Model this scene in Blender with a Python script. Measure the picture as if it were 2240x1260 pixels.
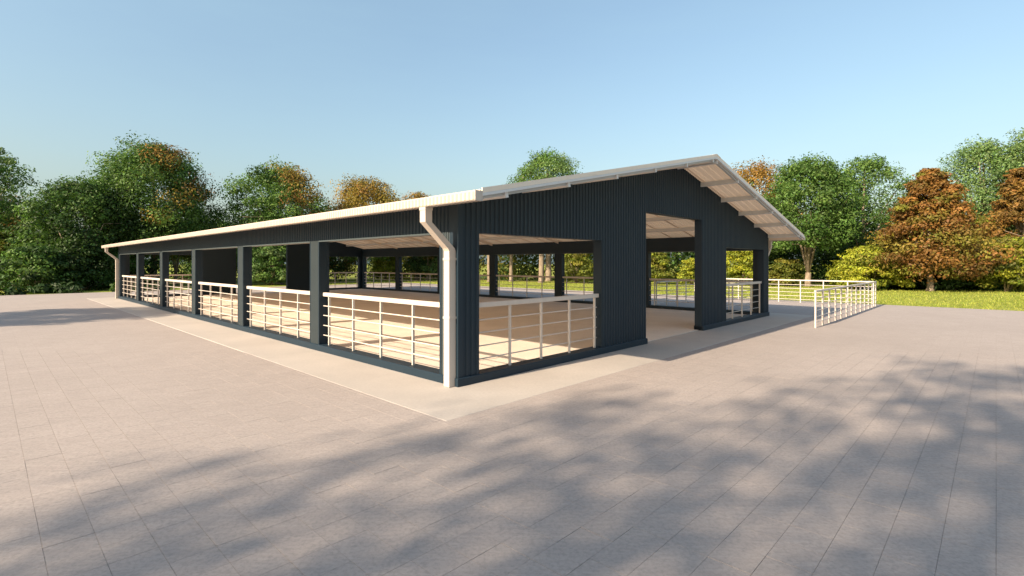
import bpy, math, random
import numpy as np
from mathutils import Vector

for o in list(bpy.data.objects):
    bpy.data.objects.remove(o)
S = bpy.context.scene
COL = S.collection
R = math.radians

# ---------------------------------------------------------------- camera
cam_d = bpy.data.cameras.new("camera")
cam_d.sensor_width = 36.0
cam_d.lens = 36.0 * 1106.0 / 2240.0
cam_d.shift_y = -54.0 / 2240.0
cam_d.clip_end = 3000.0
cam = bpy.data.objects.new("camera", cam_d)
cam.location = (0.0, 0.0, 2.0)
cam.rotation_euler = (R(90), 0, 0)
COL.objects.link(cam)
S.camera = cam

# ---------------------------------------------------------------- light
SUN_FROM = Vector((-0.741, -0.672, 0.0)).normalized()
SUN_EL = R(30.0)
world = bpy.data.worlds.new("World")
S.world = world
world.use_nodes = True
wn = world.node_tree.nodes
wl = world.node_tree.links
wn.clear()
sky = wn.new("ShaderNodeTexSky")
sky.sky_type = 'NISHITA'
sky.sun_disc = False
sky.sun_elevation = SUN_EL
sky.sun_rotation = math.atan2(SUN_FROM.x, SUN_FROM.y)
sky.altitude = 0.0
sky.air_density = 1.5
sky.dust_density = 3.2
sky.ozone_density = 2.5
bg = wn.new("ShaderNodeBackground")
bg.inputs[1].default_value = 0.112
out = wn.new("ShaderNodeOutputWorld")
# thin high veil of cloud over the whole sky, in faint streaks
tc = wn.new("ShaderNodeTexCoord")
mp = wn.new("ShaderNodeMapping")
mp.inputs["Scale"].default_value = (1.2, 2.2, 7.0)
mp.inputs["Rotation"].default_value = (0.12, 0.18, 0.4)
nz = wn.new("ShaderNodeTexNoise")
nz.inputs["Scale"].default_value = 1.3
nz.inputs["Detail"].default_value = 6.0
nz.inputs["Roughness"].default_value = 0.6
mr = wn.new("ShaderNodeMapRange")
mr.inputs["From Min"].default_value = 0.3
mr.inputs["From Max"].default_value = 0.75
mr.inputs["To Min"].default_value = 0.16
mr.inputs["To Max"].default_value = 0.34
mx = wn.new("ShaderNodeMix")
mx.data_type = 'RGBA'
mx.inputs[7].default_value = (2.25, 3.40, 3.90, 1.0)
wl.new(tc.outputs["Generated"], mp.inputs["Vector"])
wl.new(mp.outputs[0], nz.inputs["Vector"])
wl.new(nz.outputs[0], mr.inputs["Value"])
wl.new(mr.outputs[0], mx.inputs[0])
wl.new(sky.outputs[0], mx.inputs[6])
wl.new(mx.outputs[2], bg.inputs[0])
wl.new(bg.outputs[0], out.inputs[0])

sun_d = bpy.data.lights.new("sun", 'SUN')
sun_d.energy = 5.0
sun_d.angle = R(0.7)
sun_d.color = (1.0, 0.82, 0.60)
sun = bpy.data.objects.new("sun", sun_d)
sd = -(SUN_FROM * math.cos(SUN_EL) + Vector((0, 0, math.sin(SUN_EL))))
sun.rotation_euler = sd.to_track_quat('-Z', 'Y').to_euler()
sun.location = (-30, -30, 40)
COL.objects.link(sun)

S.view_settings.view_transform = 'Standard'
S.view_settings.look = 'None'
S.view_settings.exposure = 0.95
S.view_settings.gamma = 1.0
S.view_settings.use_curve_mapping = False
S.render.engine = 'CYCLES'
S.cycles.max_bounces = 7
S.cycles.transparent_max_bounces = 8

# ---------------------------------------------------------------- helpers
def link(o, parent=None):
    COL.objects.link(o)
    if parent is not None:
        o.parent = parent
    return o

def tag(o, label=None, cat=None, group=None, kind=None):
    if label: o["label"] = label
    if cat: o["category"] = cat
    if group: o["group"] = group
    if kind: o["kind"] = kind
    return o

def empty(name, loc=(0, 0, 0), rz=0.0):
    o = bpy.data.objects.new(name, None)
    o.location = loc
    o.rotation_euler = (0, 0, rz)
    o.empty_display_size = 0.3
    return link(o)

class MB:
    def __init__(self):
        self.v = []; self.f = []
    def box(self, x0, y0, z0, x1, y1, z1):
        n = len(self.v)
        self.v += [(x0, y0, z0), (x1, y0, z0), (x1, y1, z0), (x0, y1, z0),
                   (x0, y0, z1), (x1, y0, z1), (x1, y1, z1), (x0, y1, z1)]
        self.f += [tuple(n + i for i in q) for q in
                   ((3, 2, 1, 0), (4, 5, 6, 7), (0, 1, 5, 4), (1, 2, 6, 5), (2, 3, 7, 6), (3, 0, 4, 7))]
        return self
    def loft(self, rings, caps=True):
        """rings: equal-length closed loops of points"""
        n = len(self.v); m = len(rings[0])
        for r in rings:
            self.v += [tuple(p) for p in r]
        for i in range(len(rings) - 1):
            for j in range(m):
                a = n + i * m + j; b = n + i * m + (j + 1) % m
                self.f.append((a, b, b + m, a + m))
        if caps:
            self.f.append(tuple(n + j for j in reversed(range(m))))
            self.f.append(tuple(n + (len(rings) - 1) * m + j for j in range(m)))
        return self
    def tube(self, pts, rad, sides=6):
        rings = []
        pts = [Vector(p) for p in pts]
        for i, p in enumerate(pts):
            d = (pts[min(i + 1, len(pts) - 1)] - pts[max(i - 1, 0)]).normalized()
            ref = Vector((1, 0, 0)) if abs(d.x) < 0.8 else Vector((0, 1, 0))
            e1 = d.cross(ref).normalized(); e2 = d.cross(e1)
            rings.append([p + (e1 * math.cos(t) + e2 * math.sin(t)) * rad[i]
                          for t in (2 * math.pi * k / sides for k in range(sides))])
        return self.loft(rings)
    def mesh(self, name, mat=None, smooth=False):
        me = bpy.data.meshes.new(name)
        me.from_pydata(self.v, [], self.f)
        if mat: me.materials.append(mat)
        if smooth:
            me.polygons.foreach_set("use_smooth", [True] * len(me.polygons))
        import bmesh
        bm = bmesh.new(); bm.from_mesh(me)
        bmesh.ops.recalc_face_normals(bm, faces=bm.faces)
        bm.to_mesh(me); bm.free()
        return me
    def build(self, name, mat, parent=None, smooth=False):
        return link(bpy.data.objects.new(name, self.mesh(name, mat, smooth)), parent)

def inst(name, me, parent, loc=(0, 0, 0), rot=(0, 0, 0), scale=(1, 1, 1)):
    o = bpy.data.objects.new(name, me)
    o.location = loc; o.rotation_euler = rot; o.scale = scale
    return link(o, parent)

# ---------------------------------------------------------------- materials
class NT:
    def __init__(self, name):
        self.m = bpy.data.materials.new(name)
        self.m.use_nodes = True
        self.t = self.m.node_tree
        self.t.nodes.clear()
        self.out = self.n("ShaderNodeOutputMaterial")
    def n(self, kind, **kw):
        nd = self.t.nodes.new(kind)
        for k, v in kw.items(): setattr(nd, k, v)
        return nd
    def l(self, a, b): self.t.links.new(a, b)
    def math(self, op, a, b=None, c=None):
        nd = self.n("ShaderNodeMath", operation=op)
        for i, x in enumerate((a, b, c)):
            if x is None: continue
            if isinstance(x, (int, float)): nd.inputs[i].default_value = x
            else: self.l(x, nd.inputs[i])
        return nd.outputs[0]
    def mix(self, fac, a, b, mode='MIX'):
        nd = self.n("ShaderNodeMix", data_type='RGBA', blend_type=mode)
        for s, x in ((nd.inputs[0], fac), (nd.inputs[6], a), (nd.inputs[7], b)):
            if isinstance(x, (int, float)): s.default_value = x
            elif isinstance(x, tuple): s.default_value = (*x, 1.0)
            else: self.l(x, s)
        return nd.outputs[2]
    def ramp(self, fac, stops):
        nd = self.n("ShaderNodeValToRGB")
        el = nd.color_ramp.elements
        while len(el) < len(stops): el.new(0.5)
        for e, (p, c) in zip(el, stops):
            e.position = p
            e.color = (*c, 1.0) if isinstance(c, tuple) else (c, c, c, 1.0)
        self.l(fac, nd.inputs[0])
        return nd.outputs[0]
    def noise(self, vec, scale, detail=4.0, rough=0.55):
        nd = self.n("ShaderNodeTexNoise")
        nd.inputs["Scale"].default_value = scale
        nd.inputs["Detail"].default_value = detail
        nd.inputs["Roughness"].default_value = rough
        if vec is not None: self.l(vec, nd.inputs["Vector"])
        return nd.outputs[0]
    def mapping(self, vec, scale=(1, 1, 1), rot=(0, 0, 0), loc=(0, 0, 0)):
        nd = self.n("ShaderNodeMapping")
        nd.inputs["Scale"].default_value = scale
        nd.inputs["Rotation"].default_value = rot
        nd.inputs["Location"].default_value = loc
        self.l(vec, nd.inputs["Vector"])
        return nd.outputs[0]
    def pos(self): return self.n("ShaderNodeNewGeometry").outputs["Position"]
    def bump(self, h, strength=0.2, dist=0.01):
        nd = self.n("ShaderNodeBump")
        nd.inputs["Strength"].default_value = strength
        nd.inputs["Distance"].default_value = dist
        self.l(h, nd.inputs["Height"])
        return nd.outputs[0]
    def bsdf(self, col, rough=0.6, normal=None, metallic=0.0, spec=0.5):
        b = self.n("ShaderNodeBsdfPrincipled")
        if isinstance(col, tuple): b.inputs["Base Color"].default_value = (*col, 1)
        else: self.l(col, b.inputs["Base Color"])
        if isinstance(rough, (int, float)): b.inputs["Roughness"].default_value = rough
        else: self.l(rough, b.inputs["Roughness"])
        b.inputs["Metallic"].default_value = metallic
        b.inputs["Specular IOR Level"].default_value = spec
        if normal is not None: self.l(normal, b.inputs["Normal"])
        return b
    def done(self, sh):
        self.l(sh.outputs[0], self.out.inputs[0])
        return self.m

BARN_ROT = math.atan2(0.7223, 0.6916)
BARN_LOC = (-0.8736, 8.223, 0.0)

def metal_paint(name, col, rough, dirt=0.25, spec=0.5):
    t = NT(name); p = t.pos()
    streak = t.noise(t.mapping(p, (9, 9, 0.7)), 1.0, 5, 0.6)
    blot = t.noise(p, 1.3, 4, 0.6)
    f = t.math('MULTIPLY', t.ramp(streak, [(0.40, 0.0), (0.75, 1.0)]), dirt)
    dark = tuple(c * 0.62 + 0.006 for c in col)
    c = t.mix(f, col, dark)
    c = t.mix(t.math('MULTIPLY', t.ramp(blot, [(0.4, 0.0), (0.8, 1.0)]), dirt * 0.8),
              c, tuple(min(1, x * 1.15 + 0.012) for x in col))
    r = t.math('ADD', t.math('MULTIPLY', blot, 0.25), rough - 0.12)
    return t.done(t.bsdf(c, r, t.bump(t.noise(p, 3.0, 3), 0.05, 0.02), spec=spec))

M_NAVY = metal_paint("navy_cladding", (0.0075, 0.0215, 0.0365), 0.55, spec=0.35)
M_SUNLIT_SLATE = metal_paint("sunlit_slate_trim", (0.049, 0.065, 0.074), 0.45)  # lighter tone carries the sunlight on outer post faces and flashing
M_CREAM = metal_paint("cream_metal", (0.84, 0.72, 0.60), 0.50, 0.12)
def roof_mat():
    """thin cream sheeting, translucency added to brighten the ceiling"""
    t = NT("roof_sheeting"); p = t.pos()
    n = t.noise(p, 1.2, 5, 0.6)
    c = t.mix(t.ramp(n, [(0.35, 0.0), (0.7, 1.0)]), (0.80, 0.68, 0.56), (0.86, 0.74, 0.62))
    b = t.bsdf(c, 0.6, spec=0.3)
    tr = t.n("ShaderNodeBsdfTranslucent"); tr.inputs[0].default_value = (0.92, 0.70, 0.50, 1)
    ms = t.n("ShaderNodeMixShader"); ms.inputs[0].default_value = 0.13  # share of light let through the sheets, added to lift the ceiling
    t.l(b.outputs[0], ms.inputs[1]); t.l(tr.outputs[0], ms.inputs[2])
    return t.done(ms)
M_ROOF = roof_mat()
M_GUTTER = metal_paint("gutter_metal", (0.55, 0.475, 0.41), 0.50, 0.15)
M_GUTRIB = metal_paint("gutter_rib", (0.41, 0.345, 0.295), 0.55, 0.15)
M_RAKE = metal_paint("rake_trim", (0.46, 0.48, 0.49), 0.5, 0.12)
M_GREYTRIM = metal_paint("grey_trim", (0.66, 0.66, 0.66), 0.5, 0.12)
M_RAIL = metal_paint("railing_paint", (0.58, 0.52, 0.47), 0.5, 0.2)

def concrete(name, col, joint=None):
    t = NT(name); p = t.pos()
    n1 = t.noise(p, 0.6, 6, 0.6); n2 = t.noise(p, 22.0, 5, 0.7); n3 = t.noise(p, 3.0, 5, 0.6)
    c = t.mix(t.ramp(n1, [(0.35, 0.0), (0.7, 1.0)]), tuple(x * 0.9 for x in col), tuple(x * 1.06 for x in col))
    c = t.mix(t.math('MULTIPLY', t.ramp(n2, [(0.35, 1.0), (0.6, 0.0)]), 0.25), c, tuple(x * 0.6 for x in col))
    c = t.mix(t.math('MULTIPLY', t.ramp(n3, [(0.55, 0.0), (0.8, 1.0)]), 0.25), c, tuple(x * 0.75 for x in col))
    return t.done(t.bsdf(c, 0.85, t.bump(n2, 0.25, 0.006), spec=0.3))

M_FLOOR = concrete("concrete_floor", (0.66, 0.58, 0.51))
M_APRON = concrete("concrete_apron", (0.43, 0.39, 0.36))

TILE = 0.285
def paving_mat():
    t = NT("paving_stone"); p = t.pos()
    q = t.mapping(p, (1 / TILE, 1 / TILE, 0), (0, 0, -BARN_ROT))
    sep = t.n("ShaderNodeSeparateXYZ"); t.l(q, sep.inputs[0])
    fx = t.math('FRACT', sep.outputs[0]); fy = t.math('FRACT', sep.outputs[1])
    dx = t.math('MINIMUM', fx, t.math('SUBTRACT', 1.0, fx))
    dy = t.math('MINIMUM', fy, t.math('SUBTRACT', 1.0, fy))
    joint = t.math('LESS_THAN', t.math('MINIMUM', dx, dy), 0.008)
    fl = t.n("ShaderNodeVectorMath", operation='FLOOR'); t.l(q, fl.inputs[0])
    wnz = t.n("ShaderNodeTexWhiteNoise"); t.l(fl.outputs[0], wnz.inputs[0])
    base = (0.358, 0.308, 0.288)
    c = t.mix(wnz.outputs[0], tuple(x * 0.965 for x in base), tuple(x * 1.035 for x in base))
    n1 = t.noise(p, 0.35, 6, 0.6); n2 = t.noise(p, 30.0, 6, 0.75); n3 = t.noise(p, 2.2, 6, 0.65)
    n4 = t.noise(t.mapping(p, (2.0, 26.0, 1.0), (0, 0, R(12))), 1.0, 6, 0.7)
    c = t.mix(t.math('MULTIPLY', t.ramp(n1, [(0.38, 0.0), (0.62, 1.0)]), 0.5), c, tuple(x * 0.84 for x in base))
    c = t.mix(t.math('MULTIPLY', t.ramp(n3, [(0.48, 0.0), (0.75, 1.0)]), 0.30), c, (0.30, 0.265, 0.245))
    c = t.mix(t.math('MULTIPLY', t.ramp(n4, [(0.45, 0.0), (0.72, 1.0)]), 0.30), c, (0.48, 0.43, 0.395))
    c = t.mix(t.math('MULTIPLY', t.ramp(n2, [(0.36, 1.0), (0.56, 0.0)]), 0.55), c, (0.22, 0.198, 0.188))
    c = t.mix(t.math('MULTIPLY', joint, 0.20), c, (0.17, 0.145, 0.13))
    h = t.math('ADD', t.math('MULTIPLY', n2, 0.6), t.math('MULTIPLY', n4, 0.8))
    return t.done(t.bsdf(c, 0.9, t.bump(h, 0.5, 0.008), spec=0.25))
M_PAVE = paving_mat()

def lawn_mat():
    t = NT("lawn_grass"); p = t.pos()
    n1 = t.noise(p, 0.25, 5, 0.6); n2 = t.noise(p, 9.0, 6, 0.75)
    c = t.mix(t.ramp(n1, [(0.35, 0.0), (0.65, 1.0)]), (0.24, 0.275, 0.045), (0.33, 0.34, 0.075))
    c = t.mix(t.math('MULTIPLY', t.ramp(n2, [(0.35, 1.0), (0.6, 0.0)]), 0.6), c, (0.10, 0.13, 0.02))
    return t.done(t.bsdf(c, 0.95, t.bump(n2, 0.8, 0.05), spec=0.1))
M_LAWN = lawn_mat()

def leaf_mat(name="foliage", transl=0.35):
    t = NT(name)
    at = t.n("ShaderNodeAttribute", attribute_name="tint")
    col = at.outputs["Color"]
    b = t.bsdf(col, 0.55, spec=0.25)
    tr = t.n("ShaderNodeBsdfTranslucent")
    t.l(t.mix(0.5, col, (0.9, 1.0, 0.35), 'MULTIPLY'), tr.inputs[0])
    ms = t.n("ShaderNodeMixShader"); ms.inputs[0].default_value = transl
    t.l(b.outputs[0], ms.inputs[1]); t.l(tr.outputs[0], ms.inputs[2])
    return t.done(ms)
M_LEAF = leaf_mat()

def bark_mat():
    t = NT("bark"); p = t.pos()
    n = t.noise(t.mapping(p, (8, 8, 1.6)), 1.0, 6, 0.7)
    c = t.ramp(n, [(0.3, (0.11, 0.082, 0.06)), (0.7, (0.36, 0.29, 0.22))])
    return t.done(t.bsdf(c, 0.95, t.bump(n, 0.7, 0.03), spec=0.1))
M_BARK = bark_mat()

# ================================================================ SETTING
Z_PAVE = -0.010
def to_world(u, v, z=0.0):
    """barn frame (u along the long wall, v along the gable) to world"""
    return (BARN_LOC[0] - 0.7223 * u + 0.6916 * v, BARN_LOC[1] + 0.6916 * u + 0.7223 * v, z)

lawn = MB()
lawn.v = [(-900, -900, Z_PAVE - 0.02), (900, -900, Z_PAVE - 0.02), (900, 900, Z_PAVE - 0.02), (-900, 900, Z_PAVE - 0.02)]
lawn.f = [(0, 1, 2, 3)]
tag(lawn.build("lawn", M_LAWN), kind="structure")

pv = MB()
U0, U1, V0, V1 = -60.0, 38.5, -60.0, 24.9
corners = [to_world(U0, V0), to_world(U0, V1), to_world(U1, V1), to_world(U1, V0)]
pv.loft([[(x, y, Z_PAVE - 0.25) for x, y, _ in corners], [(x, y, Z_PAVE) for x, y, _ in corners]])
paving = tag(pv.build("paving", M_PAVE), kind="structure")

# paving tiles: real slabs with open joints over the part that shows them
def tile_geom():
    h = TILE / 2 - 0.0006; c = 0.0010
    m = MB()
    rings = []
    for (r, z) in ((h, -0.002), (h, 0.0030), (h - c, 0.0045)):
        rings.append([(-r, -r, z), (r, -r, z), (r, r, z), (-r, r, z)])
    m.loft(rings, caps=False)
    m.f.append((8, 9, 10, 11))
    return m
tg = tile_geom()
tile_me = tg.mesh("paving_tile", M_PAVE)
rnd = random.Random(5)
cb, sb = math.cos(BARN_ROT), math.sin(BARN_ROT)
cells = []
for i in range(-80, 90):
    for j in range(-80, 90):
        lx, ly = (i + 0.5) * TILE, (j + 0.5) * TILE
        X = cb * lx - sb * ly; Y = sb * lx + cb * ly
        if not (2.6 < Y < 11.5) or abs(X) > 1.06 * Y + 0.5: continue
        # leave out what the apron covers
        ru, rv = (-(X - BARN_LOC[0]) * 0.7223 + (Y - BARN_LOC[1]) * 0.6916), ((X - BARN_LOC[0]) * 0.6916 + (Y - BARN_LOC[1]) * 0.7223)
        if ru > -1.15 and rv > -1.15: continue
        cells.append((Y, X))
cells.sort()
near = [c for c in cells if c[0] > 3.15][:300]
nearset = set(near)
for (Y, X) in near:
    inst("paving_tile", tile_me, paving, (X, Y, Z_PAVE + rnd.uniform(-0.0012, 0.0012)),
         (rnd.uniform(-.0015, .0015), rnd.uniform(-.0015, .0015), BARN_ROT + rnd.uniform(-.002, .002)))
rest = MB()
base_v = np.array(tg.v)
vs = []; fs = []; k = 0
for (Y, X) in cells:
    if (Y, X) in nearset: continue
    a = BARN_ROT + rnd.uniform(-.002, .002)
    ca, sa = math.cos(a), math.sin(a)
    vv = np.empty_like(base_v)
    vv[:, 0] = base_v[:, 0] * ca - base_v[:, 1] * sa + X
    vv[:, 1] = base_v[:, 0] * sa + base_v[:, 1] * ca + Y
    vv[:, 2] = base_v[:, 2] + Z_PAVE + rnd.uniform(-0.0008, 0.0008)
    vs.append(vv); fs += [tuple(q + k for q in f) for f in tg.f]; k += len(base_v)
rest.v = [tuple(p) for p in np.concatenate(vs)]; rest.f = fs
tag(rest.build("paving_tiles", M_PAVE, paving), kind="stuff")

# concrete apron round the barn
W, L = 15.42, 29.9
ap = MB()
AP = 1.28
def rect(u0, u1, v0, v1, z):
    return [to_world(u0, v0, z), to_world(u0, v1, z), to_world(u1, v1, z), to_world(u1, v0, z)]
c = 0.008
ap.loft([rect(-AP, L + AP, -AP, W + AP, Z_PAVE - 0.1), rect(-AP, L + AP, -AP, W + AP, -c - 0.002),
         rect(-AP + c, L + AP - c, -AP + c, W + AP - c, -0.002)])
tag(ap.build("concrete_apron", M_APRON), kind="structure")

# ================================================================ BARN (local x across the gable, y along the length)
barn = empty("open_sided_barn", BARN_LOC, BARN_ROT)
tag(barn, "long open sided steel barn with dark navy ribbed cladding and cream gabled roof", "barn")

TH = 0.22
EAVE_Z, RIDGE_Z = 3.05, 4.80
OVX, OVY = 0.506, 1.10
SLOPE = (RIDGE_Z - EAVE_Z) / (W / 2 + OVX)
def roof_z(x):
    return RIDGE_Z - SLOPE * abs(x - W / 2)

fl = MB(); fl.box(0.1, 0.1, -0.04, W - 0.1, L - 0.1, 0.012)
fl.build("floor_slab", M_FLOOR, barn)

def ribbed(p0, p1, depth, pitch=0.10):
    """offsets along an edge: list of (t, d) for a trapezoid rib profile"""
    n = max(1, round((p1 - p0) / pitch)); w = (p1 - p0) / n
    pts = [(p0, 0.0)]
    for i in range(n):
        s = p0 + i * w
        pts += [(s + 0.30 * w, 0.0), (s + 0.42 * w, depth), (s + 0.74 * w, depth), (s + 0.86 * w, 0.0)]
    pts.append((p1, 0.0))
    return pts

def gable_panel(name, x0, x1, z0, y_out, sgn, top=None):
    """wall piece across the gable: outer face ribbed, flat back, top follows the roof"""
    o = ribbed(x0, x1, 0.019, 0.108)
    extra = []
    if x0 < W / 2 < x1 and top is None:
        o.append((W / 2, 0.0)); o = sorted(o)
    ring = [(t, y_out - sgn * d) for t, d in o] + [(t, y_out + sgn * TH) for t, d in reversed(o)]
    bot = [(x, y, z0) for x, y in ring]
    tp = [(x, y, (roof_z(x) - 0.045) if top is None else top) for x, y in ring]
    m = MB(); m.loft([bot, tp], caps=False)
    n = len(o)
    for i in range(n - 1):
        j = 2 * n - 1 - i
        m.f.append((i, i + 1, j - 1, j))
        b = 2 * n
        m.f.append((b + i, b + j, b + j - 1, b + i + 1))
    return m.build(name, M_NAVY, barn)

OPN = [(0.46, 4.135, 2.51), (6.10, 9.42, 3.29), (11.285, 14.96, 2.51)]
for (yo, sg) in ((0.0, 1), (L, -1)):
    x = 0.0
    for (a, b, zt) in OPN:
        gable_panel("wall_panel", x, a, 0.0, yo, sg)
        gable_panel("wall_panel", a, b, zt, yo, sg)
        x = b
    gable_panel("wall_panel", x, W, 0.0, yo, sg)

# long walls: clad posts, cladding band above the openings, flashing under the band
CT = [0.23 + k * (L - 0.46) / 6 for k in range(7)]
HEAD = 2.52
def side_panel(name, y0, y1, z0, z1, x_out, sgn, th=TH, mat=M_NAVY, pitch=0.10):
    o = ribbed(y0, y1, 0.016, pitch)
    ring = [(x_out - sgn * d, t) for t, d in o] + [(x_out + sgn * th, t) for t, d in reversed(o)]
    m = MB(); m.loft([[(x, y, z0) for x, y in ring], [(x, y, z1) for x, y in ring]], caps=False)
    n = len(o)
    for i in range(n - 1):
        j = 2 * n - 1 - i
        m.f.append((i, i + 1, j - 1, j)); b = 2 * n
        m.f.append((b + i, b + j, b + j - 1, b + i + 1))
    return m.build(name, mat, barn)

for (xo, sg) in ((0.0, 1), (W, -1)):
    ztop = roof_z(0.0) - 0.05
    for k in range(6):
        ya = TH if k == 0 else CT[k]; yb = L - TH if k == 5 else CT[k + 1]
        side_panel("wall_band", ya, yb, HEAD, ztop, xo, sg)
        oa = CT[k] + 0.23 if k else 0.46; ob = CT[k + 1] - 0.23 if k < 5 else L - 0.46
        m = MB(); xs = sorted((xo - sg * 0.026, xo + sg * (TH + 0.006)))
        m.box(xs[0], oa, HEAD - 0.030, xs[1], ob, HEAD - 0.002)
        m.build("head_flashing", M_SUNLIT_SLATE, barn)
    for k in range(7):
        ya = TH if k == 0 else CT[k] - 0.23; yb = L - TH if k == 6 else CT[k] + 0.23
        pb = MB(); xs = sorted((xo + sg * 0.031, xo + sg * TH)); pb.box(xs[0], ya, 0.0, xs[1], yb, HEAD - 0.001)
        post = pb.build("post", M_NAVY, barn)  # body kept navy: the dark of the shaded post sides is in its colour
        fc = side_panel("sunlit_face_cladding", ya, yb, 0.0, HEAD - 0.0015, xo, sg, th=0.03, mat=M_SUNLIT_SLATE, pitch=0.0575)  # outer face lighter than the body, sunlit tone put into its colour
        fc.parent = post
        # folded corner trims on the post edges
        for yy, s2 in ((ya, 1), (yb, -1)):
            if (k == 0 and s2 == 1) or (k == 6 and s2 == -1): continue
            t = MB()
            xs = sorted((xo - sg * 0.020, xo + sg * 0.045)); ys = sorted((yy - s2 * 0.005, yy + s2 * 0.03))
            t.box(xs[0], ys[0], 0.13, xs[1], ys[1], HEAD - 0.031)
            t.build("corner_trim", M_NAVY, post)
            t = MB()
            xs = sorted((xo + sg * (TH - 0.06), xo + sg * (TH + 0.008)))
            t.box(xs[0], ys[0], 0.13, xs[1], ys[1], HEAD - 0.031)
            t.build("corner_trim", M_NAVY, post)

# corner angles of the building
for xo, sx in ((0.0, 1), (W, -1)):
    for yo, sy in ((0.0, 1), (L, -1)):
        m = MB()
        x_a, x_b = sorted((xo - sx * 0.024, xo + sx * 0.075)); y_a, y_b = sorted((yo - sy * 0.024, yo - sy * 0.001))
        m.box(x_a, y_a, 0.14, x_b, y_b, roof_z(0) - 0.09)
        x_a, x_b = sorted((xo - sx * 0.0238, xo - sx * 0.001)); y_a, y_b = sorted((yo - sy * 0.001, yo + sy * 0.075))
        m.box(x_a, y_a, 0.14, x_b, y_b, roof_z(0) - 0.09)
        m.build("corner_angle", M_NAVY, barn)

# plinth kerb round the base, interrupted at the doors
def plinth(x0, y0, x1, y1):
    m = MB(); c = 0.012
    m.loft([[(x0, y0, -0.02), (x1, y0, -0.02), (x1, y1, -0.02), (x0, y1, -0.02)],
            [(x0, y0, 0.135 - c), (x1, y0, 0.135 - c), (x1, y1, 0.135 - c), (x0, y1, 0.135 - c)],
            [(x0 + c, y0 + c, 0.135), (x1 - c, y0 + c, 0.135), (x1 - c, y1 - c, 0.135), (x0 + c, y1 - c, 0.135)]])
    m.build("plinth", M_NAVY, barn)
PO = 0.05
plinth(-PO, -PO, TH + 0.02, L + PO)
plinth(W - TH - 0.02, -PO, W + PO, L + PO)
for (y0, y1) in ((-PO + 0.001, TH + 0.021), (L - TH - 0.021, L + PO - 0.001)):
    plinth(TH + 0.02, y0, 6.10, y1)
    plinth(9.42, y0, W - TH - 0.02, y1)

# roof: single ribbed sheets, one metre cover each, on purlins and slim rafters
N_SHEET = 32
SW = (L + 2 * OVY) / N_SHEET
def sheet_mesh():
    o = []
    nr = 5; w = SW / nr
    for i in range(nr):
        s = i * w
        o += [(s, 0.0), (s + 0.62 * w, 0.0), (s + 0.72 * w, 0.028), (s + 0.90 * w, 0.028)]
    o.append((SW, 0.0))
    m = MB()
    run = W / 2 + OVX
    segs = 4
    for s in range(segs + 1):
        x = run * s / segs; z = SLOPE * x
        for t, d in o: m.v.append((x, t, z + d - 0.034))
    n = len(o)
    for s_ in range(segs):
        a, b = s_ * n, (s_ + 1) * n
        for i in range(n - 1):
            m.f.append((a + i, a + i + 1, b + i + 1, b + i))
    # folded side lap that shows as a dark seam from below
    z0 = -0.040; x1 = run
    m.loft([[(0, 0.004, z0 - 0.040), (0, 0.03, z0 - 0.040), (0, 0.03, z0 + 0.002), (0, 0.004, z0 + 0.002)],
            [(x1, 0.004, z0 - 0.040 + SLOPE * x1), (x1, 0.03, z0 - 0.040 + SLOPE * x1), (x1, 0.03, z0 + 0.002 + SLOPE * x1), (x1, 0.004, z0 + 0.002 + SLOPE * x1)]])
    return m.mesh("roof_sheet", M_ROOF)
sheet_me = sheet_mesh()
for i in range(N_SHEET):
    inst("roof_sheet", sheet_me, barn, (-OVX, -OVY + i * SW, EAVE_Z))
    inst("roof_sheet", sheet_me, barn, (W + OVX, -OVY + (i + 1) * SW, EAVE_Z), (0, 0, math.pi))

def purlin_mesh():
    """box section running the length of the roof"""
    m = MB(); h = 0.125; w = 0.062; t = 0.006; y0, y1 = -OVY + 0.012, L + OVY - 0.012
    prof = [(0, 0), (w, 0), (w, -h), (0, -h)]
    m.loft([[(x, y0, z) for x, z in prof], [(x, y1, z) for x, z in prof]])
    return m.mesh("purlin", M_GREYTRIM)
pm = purlin_mesh()
PX = [0.0 + i * 1.515 for i in range(6)]
ang = math.atan(SLOPE)
for x in PX:
    inst("purlin", pm, barn, (x - 0.03, 0, roof_z(x - 0.03) - 0.062), (0, -ang, 0))
    xm = W - x + 0.03
    inst("purlin", pm, barn, (xm, L, roof_z(xm) - 0.062), (0, -ang, math.pi))

def slope_bar(name, y0, y1, drop0, drop1, mat, x0, x1, parent=barn):
    m = MB()
    m.loft([[(x0, y0, roof_z(x0) - drop1), (x0, y1, roof_z(x0) - drop1), (x0, y1, roof_z(x0) - drop0), (x0, y0, roof_z(x0) - drop0)],
            [(x1, y0, roof_z(x1) - drop1), (x1, y1, roof_z(x1) - drop1), (x1, y1, roof_z(x1) - drop0), (x1, y0, roof_z(x1) - drop0)]])
    return m.build(name, mat, parent)
# rafters at each line of posts
for k in range(1, 6):
    slope_bar("rafter", CT[k] - 0.035, CT[k] + 0.035, 0.10, 0.182, M_CREAM, TH + 0.01, W / 2 - 0.002)
    slope_bar("rafter", CT[k] - 0.035, CT[k] + 0.035, 0.10, 0.182, M_CREAM, W / 2 + 0.002, W - TH - 0.01)
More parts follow.
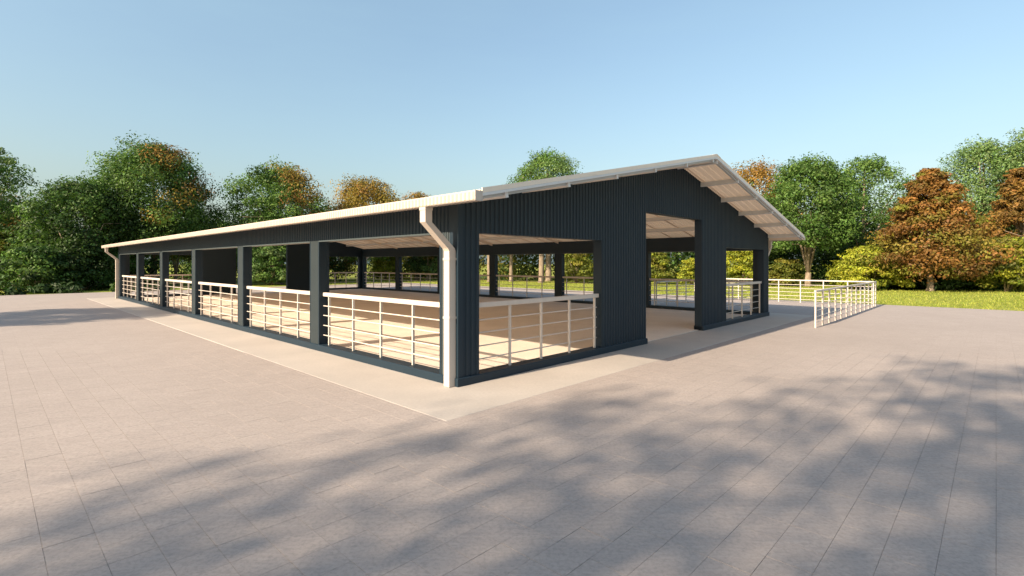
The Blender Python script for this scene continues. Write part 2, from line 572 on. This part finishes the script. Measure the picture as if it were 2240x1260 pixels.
# barge boards at both ends, with a grey cover strip below
for (y0, y1) in ((-OVY - 0.022, -OVY), (L + OVY, L + OVY + 0.022)):
    for (x0, x1) in ((-OVX, W / 2), (W / 2 + 0.001, W + OVX)):
        bb = slope_bar("barge_board", y0, y1, -0.012, 0.062, M_CREAM, x0, x1)
        ya, yb = (y0 - 0.006, y1 + 0.03) if y0 < 0 else (y0 - 0.03, y1 + 0.006)
        slope_bar("cover_strip", ya, yb, 0.063, 0.106, M_GREYTRIM, x0, x1, bb)
        ya, yb = (y1 + 0.045, y1 + 0.10) if y0 < 0 else (y0 - 0.10, y0 - 0.045)
        slope_bar("rake_trim", ya, yb, 0.045, 0.150, M_RAKE, x0, x1, bb)
# ridge cap
m = MB(); x0 = W / 2
for s in (-1, 1):
    m.v += []
m.loft([[(x0 - 0.25, y, roof_z(x0 - 0.25) + 0.012), (x0, y, RIDGE_Z + 0.016), (x0 + 0.25, y, roof_z(x0 + 0.25) + 0.012),
         (x0 + 0.25, y, roof_z(x0 + 0.25) + 0.004), (x0, y, RIDGE_Z + 0.006), (x0 - 0.25, y, roof_z(x0 - 0.25) + 0.004)]
        for y in (-OVY - 0.03, L + OVY + 0.03)])
m.build("ridge_cap", M_CREAM, barn)

# gutters: ribbed outer face, open box
GT, GB = EAVE_Z - 0.035, EAVE_Z - 0.175
def gutter(sgn, xo):
    y0, y1 = -OVY - 0.02, L + OVY + 0.02
    xi = xo; xe = xo - sgn * 0.135
    m = MB(); t = 0.006
    prof = [(xi, GT), (xi, GB), (xe + sgn * 0.012, GB), (xe, GB + 0.012), (xe, GT), (xe + sgn * 0.014, GT), (xe + sgn * t, GT - 0.012),
            (xe + sgn * t, GB + t), (xi - sgn * t, GB + t), (xi - sgn * t, GT)]
    m.loft([[(x, y0, z) for x, z in prof], [(x, y1, z) for x, z in prof]])
    g = m.build("gutter", M_GUTTER, barn)
    for y in (y0 - 0.004, y1):
        e = MB(); xs = sorted((xi, xe)); e.box(xs[0] - .003, y, GB - .003, xs[1] + .003, y + 0.004, GT + .002); e.build("end_cap", M_GUTTER, g)
    # stiffening ribs pressed into the face
    e = MB(); n = int((y1 - y0) / 0.09)
    for i in range(n):
        yy = y0 + 0.02 + i * 0.09
        xs = sorted((xe - sgn * 0.004, xe + sgn * 0.001)); e.box(xs[0], yy, GB + 0.016, xs[1], yy + 0.035, GT - 0.02)
        xs = sorted((xi, xe + sgn * 0.016)); e.box(xs[0], yy, GB - 0.004, xs[1], yy + 0.035, GB + 0.001)
    tag(e.build("face_ribs", M_GUTRIB, g), kind="stuff")
    return g
for x0 in (-OVX + 0.003, W + OVX - 0.018):
    m = MB(); m.box(x0, -OVY + 0.03, GB + 0.02, x0 + 0.015, L + OVY - 0.03, EAVE_Z - 0.004)  # added board that stops sun leaking through the rib gaps onto the wall
    m.build("eave_sun_stop", M_CREAM, barn)
gutter(1, -OVX)
gutter(-1, W + OVX)

def downpipe(sgn, xo, ya, yb):
    """square pipe: drop, offset elbow back to the wall, long drop, kicked shoe"""
    def sx(d): return xo - sgn * d
    prof = [(0.635, 0.505, GB - 0.005), (0.635, 0.505, 2.64), (0.19, 0.045, 2.24), (0.165, 0.03, 2.20), (0.165, 0.03, 0.004)]
    rings = []
    for a, b, z in prof:
        dz = 0.0
        rings.append([(sx(a), ya, z), (sx(b), ya, z), (sx(b), yb, z), (sx(a), yb, z)])
    m = MB(); m.loft(rings)
    p = m.build("downpipe", M_GUTTER, barn)
    for z in (2.05, 1.1):
        c = MB(); xs = sorted((sx(0.172), sx(0.014))); c.box(xs[0], ya - 0.012, z, xs[1], yb + 0.012, z + 0.035); c.build("clamp", M_GUTTER, p)
    c = MB(); xs = sorted((sx(0.642), sx(0.498))); c.box(xs[0], ya - 0.008, GB - 0.05, xs[1], yb + 0.008, GB - 0.004); c.build("collar", M_GUTTER, p)
downpipe(1, 0.0, 0.03, 0.17)
downpipe(1, 0.0, L - 0.17, L - 0.03)
downpipe(-1, W, 0.03, 0.17)
downpipe(-1, W, L - 0.17, L - 0.03)

# railings in the openings: broad top rail, slim uprights, four thin bars
BARS = (1.02, 0.80, 0.57, 0.345)
RT = 1.325
unit_bar = MB().tube([(0, 0, 0), (1, 0, 0)], [0.012, 0.012], 8).mesh("bar", M_RAIL, True)
upright_me = MB().box(-0.016, -0.022, 0.13, 0.016, 0.022, RT - 0.09).mesh("upright", M_RAIL)
def railing(p0, p1, ups, parent=barn):
    p0 = Vector(p0); p1 = Vector(p1); d = p1 - p0; ln = d.length; a = math.atan2(d.y, d.x)
    m = MB(); h = 0.045; c = 0.006
    m.loft([[(x, -0.04 + c, RT - 0.085), (x, 0.04 - c, RT - 0.085), (x, 0.04, RT - 0.085 + c), (x, 0.04, RT - c), (x, 0.04 - c, RT), (x, -0.04 + c, RT), (x, -0.04, RT - c), (x, -0.04, RT - 0.085 + c)]
            for x in (-0.05, ln + 0.05)])
    r = m.build("railing", M_RAIL, parent)
    r.location = (p0.x, p0.y, 0); r.rotation_euler = (0, 0, a)
    for u in ups: inst("upright", upright_me, r, (u, 0, 0))
    for z in BARS: inst("bar", unit_bar, r, (0.0, 0.024, z), (0, 0, 0), (ln, 1, 1))
    return r
for xo in (0.115, W - 0.115):
    for k in range(6):
        oa = CT[k] + 0.23; ob = CT[k + 1] - 0.23
        ln = ob - oa
        railing((xo, oa, 0), (xo, ob, 0), [0.05] + [ln - 0.24 - 1.085 * j for j in (3, 2, 1, 0)] + [ln - 0.03] * 0)
for yo in (0.11, L - 0.11):
    for (a, b) in ((0.46, 4.135), (11.285, 14.96)):
        ln = b - a
        railing((a, yo, 0), (b, yo, 0), [0.04, 0.86, 1.74, 2.64, ln - 0.12])

# ================================================================ YARD FENCES
def fence(name, label, p0, p1, spacing=0.93, H=1.17):
    a = Vector(to_world(*p0)); b = Vector(to_world(*p1)); d = b - a; ln = d.length; ang = math.atan2(d.y, d.x)
    root = empty(name, (a.x, a.y, Z_PAVE), ang)
    tag(root, label, "fence", "cream tube fences of the yard")
    m = MB(); c = 0.006
    m.loft([[(x, -0.03 + c, H - 0.06), (x, 0.03 - c, H - 0.06), (x, 0.03, H - 0.06 + c), (x, 0.03, H - c), (x, 0.03 - c, H), (x, -0.03 + c, H), (x, -0.03, H - c), (x, -0.03, H - 0.06 + c)] for x in (-0.04, ln + 0.04)])
    m.build("top_rail", M_RAIL, root)
    n = round(ln / spacing)
    pm_ = MB().box(-0.022, -0.022, -0.02, 0.022, 0.022, H - 0.061).mesh("upright", M_RAIL)
    for i in range(n + 1): inst("upright", pm_, root, (ln * i / n, 0, 0))
    for z in (0.16, 0.34, 0.53, 0.72, 0.91):
        inst("bar", unit_bar, root, (0, 0.0, z), (0, 0, 0), (ln, 1, 1))
    return root
fence("yard_fence", "short run of cream tube fence standing out in front of the gable line", (-2.25, 12.6), (-2.25, 23.5))
fence("yard_fence", "sunlit cream tube fence along the lawn edge, seen right of the gable corner", (-2.16, 23.54), (5.0, 23.54), 1.0)
fence("yard_fence", "shaded tube fence running back to the barn, seen through the tall gable doorway", (5.05, 23.45), (5.05, 16.2), 1.0)

# ================================================================ TREES
FPX = 1106.0
def at(px, Y):
    return (px - 1120.0) / FPX * Y
def top(py, Y):
    return 2.0 + (576.0 - py) / FPX * Y

GREEN = [(.090, .170, .034), (.125, .215, .048), (.062, .125, .026)]
DARK = [(.036, .076, .016), (.050, .100, .022), (.026, .055, .013)]
PALE = [(.150, .240, .080), (.190, .280, .100), (.115, .195, .058)]
ORANGE = [(.30, .16, .035), (.34, .20, .045), (.22, .145, .03)]
GOLD = [(.27, .195, .035), (.21, .165, .032), (.31, .22, .05)]
RUST = [(.215, .108, .028), (.255, .132, .033), (.16, .086, .024), (.165, .115, .03)]
YELLOW = [(.33, .345, .034), (.26, .285, .030), (.17, .20, .024)]
OLIVE = [(.145, .160, .025), (.19, .18, .03), (.10, .12, .02)]
BROWN = [(.21, .115, .03), (.155, .095, .025), (.25, .145, .035)]

def leaves(rng, cen, rad, per, size, cols, jit=0.20, flat=0.0):
    """leaf sprays spread through ellipsoid clumps; returns verts (n*4,3), face tints (n,3)"""
    N = len(cen)
    idx = np.repeat(np.arange(N), per)
    n = len(idx)
    d = rng.normal(size=(n, 3)); d /= np.linalg.norm(d, axis=1)[:, None]
    rr = rng.random(n) ** 0.42
    p = cen[idx] + d * rad[idx] * rr[:, None]
    nrm = d * 0.85 + rng.normal(size=(n, 3)) * 0.40 + np.array([0, 0, 0.35 + flat])
    nrm /= np.linalg.norm(nrm, axis=1)[:, None]
    t = rng.normal(size=(n, 3)); t[:, 2] -= 0.35
    t -= nrm * np.sum(t * nrm, axis=1)[:, None]; t /= np.linalg.norm(t, axis=1)[:, None]
    b = np.cross(nrm, t)
    s = size * (0.6 + 0.8 * rng.random(n))[:, None]
    w = s * (0.42 + 0.2 * rng.random(n))[:, None]
    mid = p + nrm * s * 0.10
    V = np.stack([p - t * s * 0.5, mid + b * w * 0.5, p + t * s * 0.5 , mid - b * w * 0.5], axis=1).reshape(-1, 3)
    C = cols[idx] * (1 - jit + 2 * jit * rng.random(n))[:, None]
    C *= (1 + 0.06 * rng.normal(size=(n, 3)))
    return V, np.clip(C, 0.004, 0.8)

def leaf_object(name, V, C, parent=None, kind=None):
    n = len(C)
    me = bpy.data.meshes.new(name)
    me.vertices.add(n * 4); me.loops.add(n * 4); me.polygons.add(n)
    me.vertices.foreach_set("co", V.astype(np.float32).ravel())
    me.loops.foreach_set("vertex_index", np.arange(n * 4, dtype=np.int32))
    me.polygons.foreach_set("loop_start", np.arange(0, n * 4, 4, dtype=np.int32))
    me.polygons.foreach_set("loop_total", np.full(n, 4, dtype=np.int32))
    a = me.attributes.new("tint", 'FLOAT_COLOR', 'FACE')
    a.data.foreach_set("color", np.concatenate([C, np.ones((n, 1))], axis=1).astype(np.float32).ravel())
    me.materials.append(M_LEAF)
    me.update()
    o = link(bpy.data.objects.new(name, me), parent)
    if kind: o["kind"] = kind
    return o

def pick(rng, pal, n):
    return np.array(pal)[rng.integers(0, len(pal), n)]

def tree(name, label, X, Y, H, r, pal, seed, shape="round", z0=None, clumps=85, per=230, size=0.215,
         tip=None, tip_dir=(1, 0, 0.8), tip_cut=0.35, fork=False, lean=0.0, cat="tree", group=None, csize=1.0, trunk_r=None, dens=1.0):
    rng = np.random.default_rng(seed)
    root = empty(name, (X, Y, Z_PAVE - 0.02))
    tag(root, label, cat, group)
    if z0 is None: z0 = H * 0.28
    hh = H - z0
    # clump centres
    n = clumps
    t = (np.arange(n) + rng.random(n)) / n
    th = (np.arange(n) * 2.39996 + rng.random(n) * 1.2) % (2 * math.pi)
    rr = np.sqrt(rng.random(n)) * 0.45 + 0.55 * rng.random(n) ** 0.25
    rr = np.clip(rr, 0.1, 1.0) * 0.86
    lobes = 1 + 0.17 * np.sin(th * 3 + seed) + 0.10 * np.sin(th * 5 + 2.1 * seed)
    if shape == "round":
        prof = np.sqrt(np.clip(1 - (2 * (t ** 0.85) - 0.82) ** 2 / 1.42, 0.02, 1))
        flat = 0.72
    elif shape == "cone":
        prof = np.clip(1.03 - t, 0.03, 1) ** 0.72 * np.clip(0.75 + t * 2.4, 0, 1)
        flat = 0.5; t = t ** 1.1
    elif shape == "umbrella":
        prof = np.clip(0.45 + 0.75 * np.sin(t * math.pi * 0.62), 0.1, 1.05) * np.sqrt(np.clip(1 - ((t - .45) / .6) ** 4, .02, 1))
        flat = 0.5
    else:  # shrub
        prof = np.sqrt(np.clip(1 - (t * 0.98) ** 2, 0.03, 1)); flat = 0.42
    rad = r * prof * rr * lobes
    cen = np.stack([rad * np.cos(th) + lean * t * hh, rad * np.sin(th), z0 + t * hh * 0.93], axis=1)
    cr = csize * (0.17 * r + 0.25) * (0.7 + 0.7 * rng.random(n))
    if shape == "cone": cr *= (1.12 - 0.80 * t)
    crad = np.stack([cr * 1.12, cr * 1.12, cr * flat * 1.1], axis=1)
    cols = pick(rng, pal, n)
    cols = cols * (0.72 + 0.56 * rng.random(n))[:, None]
    if tip is not None:
        dv = np.array(tip_dir, float); dv /= np.linalg.norm(dv)
        q = (cen - np.array([0, 0, z0 + hh * 0.45])) / np.array([r, r, hh * 0.5])
        sel = (q @ dv + 0.12 * rng.normal(size=n)) > tip_cut
        cols[sel] = pick(rng, tip, int(sel.sum())) * (0.8 + 0.4 * rng.random(int(sel.sum())))[:, None]
    V, C = leaves(rng, cen, crad, int(per * dens), size, cols)
    # thin outer sprays that break the outline
    m = n * 3
    k = rng.integers(0, n, m)
    dd = rng.normal(size=(m, 3)); dd[:, 2] = np.abs(dd[:, 2]) * 0.7; dd /= np.linalg.norm(dd, axis=1)[:, None]
    c2 = cen[k] + dd * crad[k] * 1.12
    V2, C2 = leaves(rng, c2, crad[k] * 0.34, max(4, int(per * dens * 0.055)), size * 0.85, cols[k])
    leaf_object("crown", np.concatenate([V, V2]), np.concatenate([C, C2]), root)
    # wood
    mb = MB()
    tr = trunk_r or max(0.05, 0.021 * H)
    if shape == "shrub":
        for i in range(9):
            a = i * 0.7 + rng.random(); e = cen[rng.integers(0, n)]
            mb.tube([(0.1 * math.cos(a), 0.1 * math.sin(a), -0.1), tuple(e * np.array([.45, .45, .5])), tuple(e)], [tr * .6, tr * .42, tr * .12], 5)
    else:
        split = z0 * (0.34 if fork else 0.95)
        wob = rng.normal(size=(4, 2)) * 0.035 * H * 0.3
        if fork:
            mb.tube([(0, 0, -0.1), (wob[0][0] * .3, 0, split * .5), (0, 0, split)], [tr * 1.6, tr * 1.15, tr * 1.0], 8)
            nl = 6
        else:
            mb.tube([(0, 0, -0.1), (0, 0, 0.25), (wob[0][0], wob[0][1], split), (wob[1][0] + lean * hh * .4, wob[1][1], z0 + hh * 0.45), (lean * hh * .8, 0, z0 + hh * 0.86)],
                    [tr * 1.7, tr * 1.15, tr * .9, tr * .5, tr * .1], 8)
            nl = 7
        order = np.argsort(-np.linalg.norm(cen[:, :2], axis=1))
        limbs = []
        for i in range(nl):
            a = 2 * math.pi * i / nl + rng.random() * .5
            f = rng.random()
            if fork:
                b0 = np.array([0, 0, split]); e = np.array([math.cos(a) * r * .5, math.sin(a) * r * .5, z0 + hh * (.3 + .35 * f)])
                mid = b0 * .5 + e * .5 + np.array([math.cos(a), math.sin(a), 0]) * -0.12 * r
                mb.tube([tuple(b0 * np.array([1, 1, .96])), tuple(mid), tuple(e)], [tr * .62, tr * .42, tr * .16], 6)
            else:
                b0 = np.array([0, 0, z0 * .8 + hh * .45 * f]); lr = r * .55 * ((.85 - .5 * f) if shape == 'cone' else 1.0); e = np.array([math.cos(a) * lr, math.sin(a) * lr, z0 + hh * (.25 + .5 * f)])
                mid = b0 * .5 + e * .5 + np.array([0, 0, -.06 * hh])
                mb.tube([tuple(b0), tuple(mid), tuple(e)], [tr * .5, tr * .32, tr * .12], 6)
            limbs.append((b0, mid, e))
        for i in order[: min(n, 42)]:
            c_ = cen[i]
            bd = 1e9
            for lb in limbs:
                for q in lb:
                    dq = np.linalg.norm(q - c_) + (0.8 if q[2] > c_[2] else 0)
                    if dq < bd: bd = dq; src = q
            mid = (src + c_) * .5 + rng.normal(size=3) * .12
            mb.tube([tuple(src), tuple(mid), tuple(c_)], [tr * .16, tr * .10, tr * .04], 4)
    mb.build("trunk", M_BARK, root, True)
    return root

# --- left of the barn
tree("autumn_tipped_tree", "largest tree left of the barn, domed green crown with orange tips on its right", at(335, 46), 46, top(312, 46), 6.2, GREEN, 11, clumps=215, per=230, csize=.92, tip=GOLD + BROWN, tip_dir=(.9, -.1, .5), tip_cut=.60, z0=3.2)
tree("dark_green_tree", "dark green low tree in front of the large domed tree at left", at(185, 41), 41, top(392, 41), 5.0, DARK + GREEN[:1], 12, clumps=150, per=220, z0=1.4, csize=.95)
tree("feathery_tree", "tree cut off by the left edge with yellowish feathery sprays against the sky", at(-55, 40), 40, top(300, 40), 3.7, GREEN + PALE, 13, "umbrella", clumps=70, per=190, tip=GOLD, tip_dir=(1, 0, .2), tip_cut=.95, z0=3.0)
tree("rusty_tree", "rusty brown tree below the feathery one at the left edge", at(0, 45), 45, top(425, 45), 3.0, BROWN + DARK, 14, clumps=60, per=190, z0=1.5)
tree("autumn_tipped_tree", "round green tree with orange crest rising above the middle of the long roof", at(612, 50), 50, top(357, 50), 5.2, GREEN, 15, clumps=160, per=220, csize=.93, tip=GOLD + BROWN[:1], tip_dir=(.8, 0, .7), tip_cut=.66, z0=2.5)
tree("low_green_tree", "low green tree filling the dip between the two domed trees", at(475, 55), 55, top(480, 55), 3.8, GREEN + DARK, 16, clumps=70, per=190, z0=1.2)
tree("golden_tree", "golden orange tree above the long roof, right of the round green one", at(797, 56), 56, top(390, 56), 5.0, GOLD + ORANGE, 17, clumps=105, per=240, csize=1.1, tip=GREEN, tip_dir=(-.6, 0, -1), tip_cut=.35, z0=3.0)
tree("golden_tree", "small orange tree just peeping over the roof near the gutter end", at(912, 62), 62, top(418, 62), 4.2, GOLD + ORANGE, 18, clumps=60, per=190, z0=3.0)
# --- behind the barn
tree("feathery_tree", "loose pale green tree showing above the roof in the middle", at(1200, 58), 58, top(333, 58), 5.4, PALE + GREEN[:2], 19, "round", clumps=120, per=190, z0=7.4, csize=.8)
tree("bare_stemmed_tree", "slim tree with pale trunk seen through the first gable opening, leftmost there", at(1070, 55), 55, 8.6, 2.6, DARK + OLIVE, 20, clumps=45, per=170, z0=4.2)
tree("bare_stemmed_tree", "slim tree seen beside the dark post through the first gable opening", at(1118, 56), 56, 8.8, 2.4, OLIVE + GREEN, 21, clumps=45, per=170, z0=4.0)
tree("thick_stemmed_tree", "thick pale trunk seen through the middle of the first gable opening", at(1184, 53), 53, 9.0, 2.8, GREEN + OLIVE, 22, clumps=45, per=170, z0=3.9, trunk_r=.26)
tree("brown_leaved_tree", "dark brown tree on the lawn seen through the nearest side bay, leftmost there", at(735, 60), 60, 6.0, 3.0, BROWN + OLIVE + DARK, 23, clumps=55, per=190, z0=1.1)
tree("dark_green_tree", "dark green tree on the lawn seen through the nearest side bay, beside the downpipe", at(935, 61), 61, 6.5, 2.8, DARK + PALE[2:], 24, clumps=55, per=180, z0=0.9)
tree("yellow_bush", "bright yellow green bush on the lawn framed by posts of the nearest side bay", at(842, 62), 62, 4.4, 2.1, YELLOW, 25, "shrub", clumps=40, per=190, z0=.5, cat="bush")
# --- right of the barn
tree("autumn_tipped_tree", "orange and green tree rising behind the right slope of the roof", at(1648, 53), 53, top(352, 53), 4.9, GREEN[:2] + ORANGE, 26, clumps=80, per=210, tip=ORANGE, tip_dir=(.5, 0, .9), tip_cut=.1, z0=3.0)
tree("forked_tree", "large green tree with pale forked trunk beside the roof's right eave", at(1768, 44), 44, top(345, 44), 4.5, GREEN, 27, "round", clumps=150, per=200, z0=3.6, csize=.86, fork=True, trunk_r=.22)
tree("feathery_tree", "feathery green tree between the forked tree and the rust coloured tree", at(1892, 49), 49, top(336, 49), 4.7, PALE[2:] + GREEN, 28, "round", clumps=100, per=180, z0=2.8, csize=.8)
tree("maple_tree", "rust orange cone shaped tree with layered branches on the right", at(2035, 37), 37, top(355, 37), 4.6, RUST + [RUST[0], OLIVE[1], GOLD[1]], 29, "cone", clumps=210, per=160, z0=1.3, size=.21)
tree("feathery_tree", "pale green tree behind the rust coloured tree, right of its top", at(2150, 51), 51, top(303, 51), 4.8, PALE + GREEN[:1], 30, "round", clumps=120, per=200, z0=4.0, csize=1.0)
tree("feathery_tree", "tallest pale green tree, cut off by the right edge", at(2275, 47), 47, top(268, 47), 4.6, PALE, 31, "round", clumps=110, per=200, z0=4.0, csize=1.0)
tree("brown_leaved_tree", "brown and olive layered tree at the right edge", at(2235, 40), 40, top(352, 40), 3.9, OLIVE + BROWN, 32, "cone", clumps=110, per=200, z0=1.5, tip=BROWN, tip_dir=(-.5, 0, 1), tip_cut=.2)
tree("yellow_bush", "bright yellow layered bush below the forked tree", at(1905, 39), 39, top(540, 39), 2.9, YELLOW, 33, "shrub", clumps=60, per=200, z0=.35, size=.2, cat="bush")
tree("yellow_bush", "yellow green bush under the brown tree at the right edge", at(2200, 36), 36, top(515, 36), 2.0, YELLOW + OLIVE, 34, "shrub", clumps=46, per=180, z0=.4, size=.2, cat="bush")
tree("yellow_bush", "tall yellow green bush filling the gap right of the rust coloured tree", at(2155, 43), 43, top(470, 43), 1.7, YELLOW + OLIVE[:1], 35, "round", clumps=46, per=180, z0=.6, size=.2, cat="bush")
tree("yellow_bush", "yellow bush seen through the right hand gable opening", at(1622, 46), 46, 4.2, 2.0, YELLOW, 36, "shrub", clumps=46, per=180, z0=.4, size=.2, cat="bush")
tree("dull_bush", "dull yellow green bush between the gable corner and the forked trunk", at(1718, 45), 45, 2.4, 1.6, OLIVE + YELLOW[2:], 37, "shrub", clumps=36, per=160, z0=.3, size=.2, cat="bush")
tree("yellow_bush", "yellow bush at the left side of the tall gable doorway view", at(1440, 49), 49, 3.3, 1.5, YELLOW[1:] + OLIVE, 38, "shrub", clumps=34, per=160, z0=.3, size=.2, cat="bush")
tree("yellow_bush", "low yellow bush at the right side of the tall gable doorway view", at(1512, 47), 47, 2.5, 1.2, YELLOW, 39, "shrub", clumps=30, per=150, z0=.3, size=.2, cat="bush")
tree("dull_bush", "olive bush beside the thick trunk seen through the first gable opening", at(1262, 52), 52, 4.0, 2.2, OLIVE + YELLOW[2:], 40, "shrub", clumps=40, per=160, z0=.3, size=.2, cat="bush")
tree("green_bush", "dark green bush below the rust coloured tree", at(2085, 38.5), 38.5, 2.6, 2.4, DARK + GREEN, 41, "shrub", clumps=46, per=170, z0=.2, size=.2, cat="bush")
tree("green_bush", "dark green bush behind the fence corner, left of the rust coloured trunk", at(1975, 41), 41, 2.2, 2.2, DARK + OLIVE, 42, "shrub", clumps=46, per=170, z0=.2, size=.2, cat="bush")
# --- undergrowth at the left edge of the paving
tree("green_bush", "spreading green bush with pale stems at the left end of the paving", at(75, 35.5), 35.5, 3.4, 2.5, GREEN + DARK, 43, "shrub", clumps=52, per=150, z0=.5, size=.2, cat="bush", trunk_r=.07)
tree("green_bush", "yellowish green bush at the left edge behind the paving", at(5, 38), 38, 4.6, 2.4, GREEN + OLIVE + YELLOW[2:], 44, "shrub", clumps=52, per=160, z0=.4, size=.2, cat="bush")
tree("green_bush", "dark green bush left of the barn's far downpipe", at(175, 38), 38, 3.9, 2.5, DARK + GREEN[2:], 45, "shrub", clumps=52, per=160, z0=.2, size=.2, cat="bush")
tree("green_bush", "light green bush seen through the second side bay", at(592, 47), 47, 4.0, 2.2, GREEN + PALE, 46, "shrub", clumps=46, per=170, z0=.4, size=.2, cat="bush")
tree("green_bush", "dark bush tight behind the barn's far downpipe", at(250, 43), 43, 3.6, 2.3, DARK + OLIVE, 47, "shrub", clumps=46, per=160, z0=.2, size=.2, cat="bush")
tree("twiggy_tree", "small bare stemmed tree seen through the third side bay", at(385, 47), 47, 6.0, 2.3, DARK + OLIVE, 48, clumps=40, per=150, z0=2.6, fork=True)

# --- trees outside the frame, whose shade falls on the paving
for i, (lab, x, y, h, r, z0, cl) in enumerate((
        ("tall tree outside the frame whose shade dapples the paving at bottom left", -24.6, -16.0, 16.0, 4.0, 9.0, 66),
        ("tall tree outside the frame whose shade dapples the paving at bottom centre", -17.8, -13.0, 16.2, 4.1, 8.6, 70),
        ("tall tree outside the frame whose shade dapples the paving right of centre", -12.0, -10.7, 16.2, 4.1, 8.4, 68),
        ("tall tree outside the frame whose shade dapples the paving at bottom right", -6.4, -9.2, 16.2, 4.0, 8.6, 66),
        ("tall tree outside the frame whose shade falls beyond the right edge", -0.4, -7.8, 16.0, 3.8, 9.0, 60),
        ("tree outside the frame whose shade crosses the paving at far left", -27.0, 10.6, 9.6, 3.6, 3.6, 80))):
    tree("shade_tree", lab, x, y, h, r, GREEN, 60 + i, "umbrella", clumps=cl, per=42 if h > 12 else 150, z0=z0, size=.28, csize=.9)

# --- the wood behind, one mass of foliage
rng = np.random.default_rng(99)
cs = []; rs = []; cl = []
def mass(px0, px1, Y0, Y1, h0, h1, n, pal, r0=1.3, r1=2.6):
    for i in range(n):
        Y = rng.uniform(Y0, Y1); X = at(rng.uniform(px0, px1), Y)
        h = rng.uniform(h0, h1); z = 0.2
        c0 = np.array(pal)[rng.integers(0, len(pal))]
        while z < h:
            r = rng.uniform(r0, r1)
            cs.append((X + rng.normal() * .7, Y + rng.normal() * .7, z + r * .3)); rs.append((r, r, r * .6))
            cl.append(c0 * rng.uniform(.7, 1.25)); z += r * .75
mass(-700, 720, 52, 60, 5, 8.0, 62, DARK + GREEN[2:])
mass(-250, 300, 42, 48, 2, 4.5, 22, DARK, 1.0, 1.8)
mass(690, 1000, 66, 74, 4, 7.5, 30, DARK + OLIVE)
mass(1000, 1420, 59, 66, 4, 7.5, 34, DARK + OLIVE + GOLD[1:2])
mass(1380, 1720, 53, 60, 4, 8.0, 34, DARK + OLIVE + GREEN)
mass(1640, 2320, 51, 57, 3, 7.5, 46, DARK + GREEN[2:])
mass(1700, 3000, 57, 62, 5, 9.0, 50, DARK + GREEN)
mass(1950, 2500, 42, 46, 2, 4.5, 24, DARK + OLIVE, 1.0, 1.8)
mass(1900, 2600, 36.5, 41, .2, .9, 60, DARK, .5, 1.0)
mass(-350, 262, 39.5, 43, .2, 1.4, 46, DARK, .6, 1.1)
for i in range(46):   # low growth along the paving's far left edge
    x, y, _ = to_world(U1 + rng.uniform(.5, 2.2), rng.uniform(-24, 4))
    r = rng.uniform(.4, .9); cs.append((x, y, r * .3)); rs.append((r * 1.3, r * 1.3, r * .8)); cl.append(np.array(DARK[i % 3]) * rng.uniform(.8, 1.2))
V, C = leaves(rng, np.array(cs), np.array(rs), 150, .34, np.array(cl))
wood = leaf_object("woodland", V, C, None, "stuff")
tag(wood, "dark continuous wood behind the single trees", "woodland")

# --- grass blades on the lawn
n = 90000
gx = []; 
Yg = rng.uniform(20.5, 62, n); Xg = at(rng.uniform(640, 2500, n), Yg)
du = -(Xg - BARN_LOC[0]) * .7223 + (Yg - BARN_LOC[1]) * .6916
dv = (Xg - BARN_LOC[0]) * .6916 + (Yg - BARN_LOC[1]) * .7223
keep = (dv > V1 + .03) | (du > U1 + .03)
P = np.stack([Xg, Yg, np.full(n, Z_PAVE - .021)], axis=1)[keep]
n = len(P)
h = rng.uniform(.035, .085, n)[:, None]; wd = rng.uniform(.012, .03, n)[:, None]
a = rng.random(n) * 2 * math.pi
d = np.stack([np.cos(a), np.sin(a), np.zeros(n)], axis=1)
ln = rng.normal(size=(n, 3)) * .35; ln[:, 2] = 1
tipp = P + ln * h
V = np.stack([P - d * wd, P + d * wd, tipp + d * wd * .3, tipp - d * wd * .3], axis=1).reshape(-1, 3)
C = pick(rng, [(.30, .34, .05), (.37, .38, .08), (.20, .26, .04)], n) * rng.uniform(.75, 1.2, n)[:, None]
gr = leaf_object("grass", V, C, None, "stuff")
tag(gr, "short sunlit grass blades of the lawn", "grass")
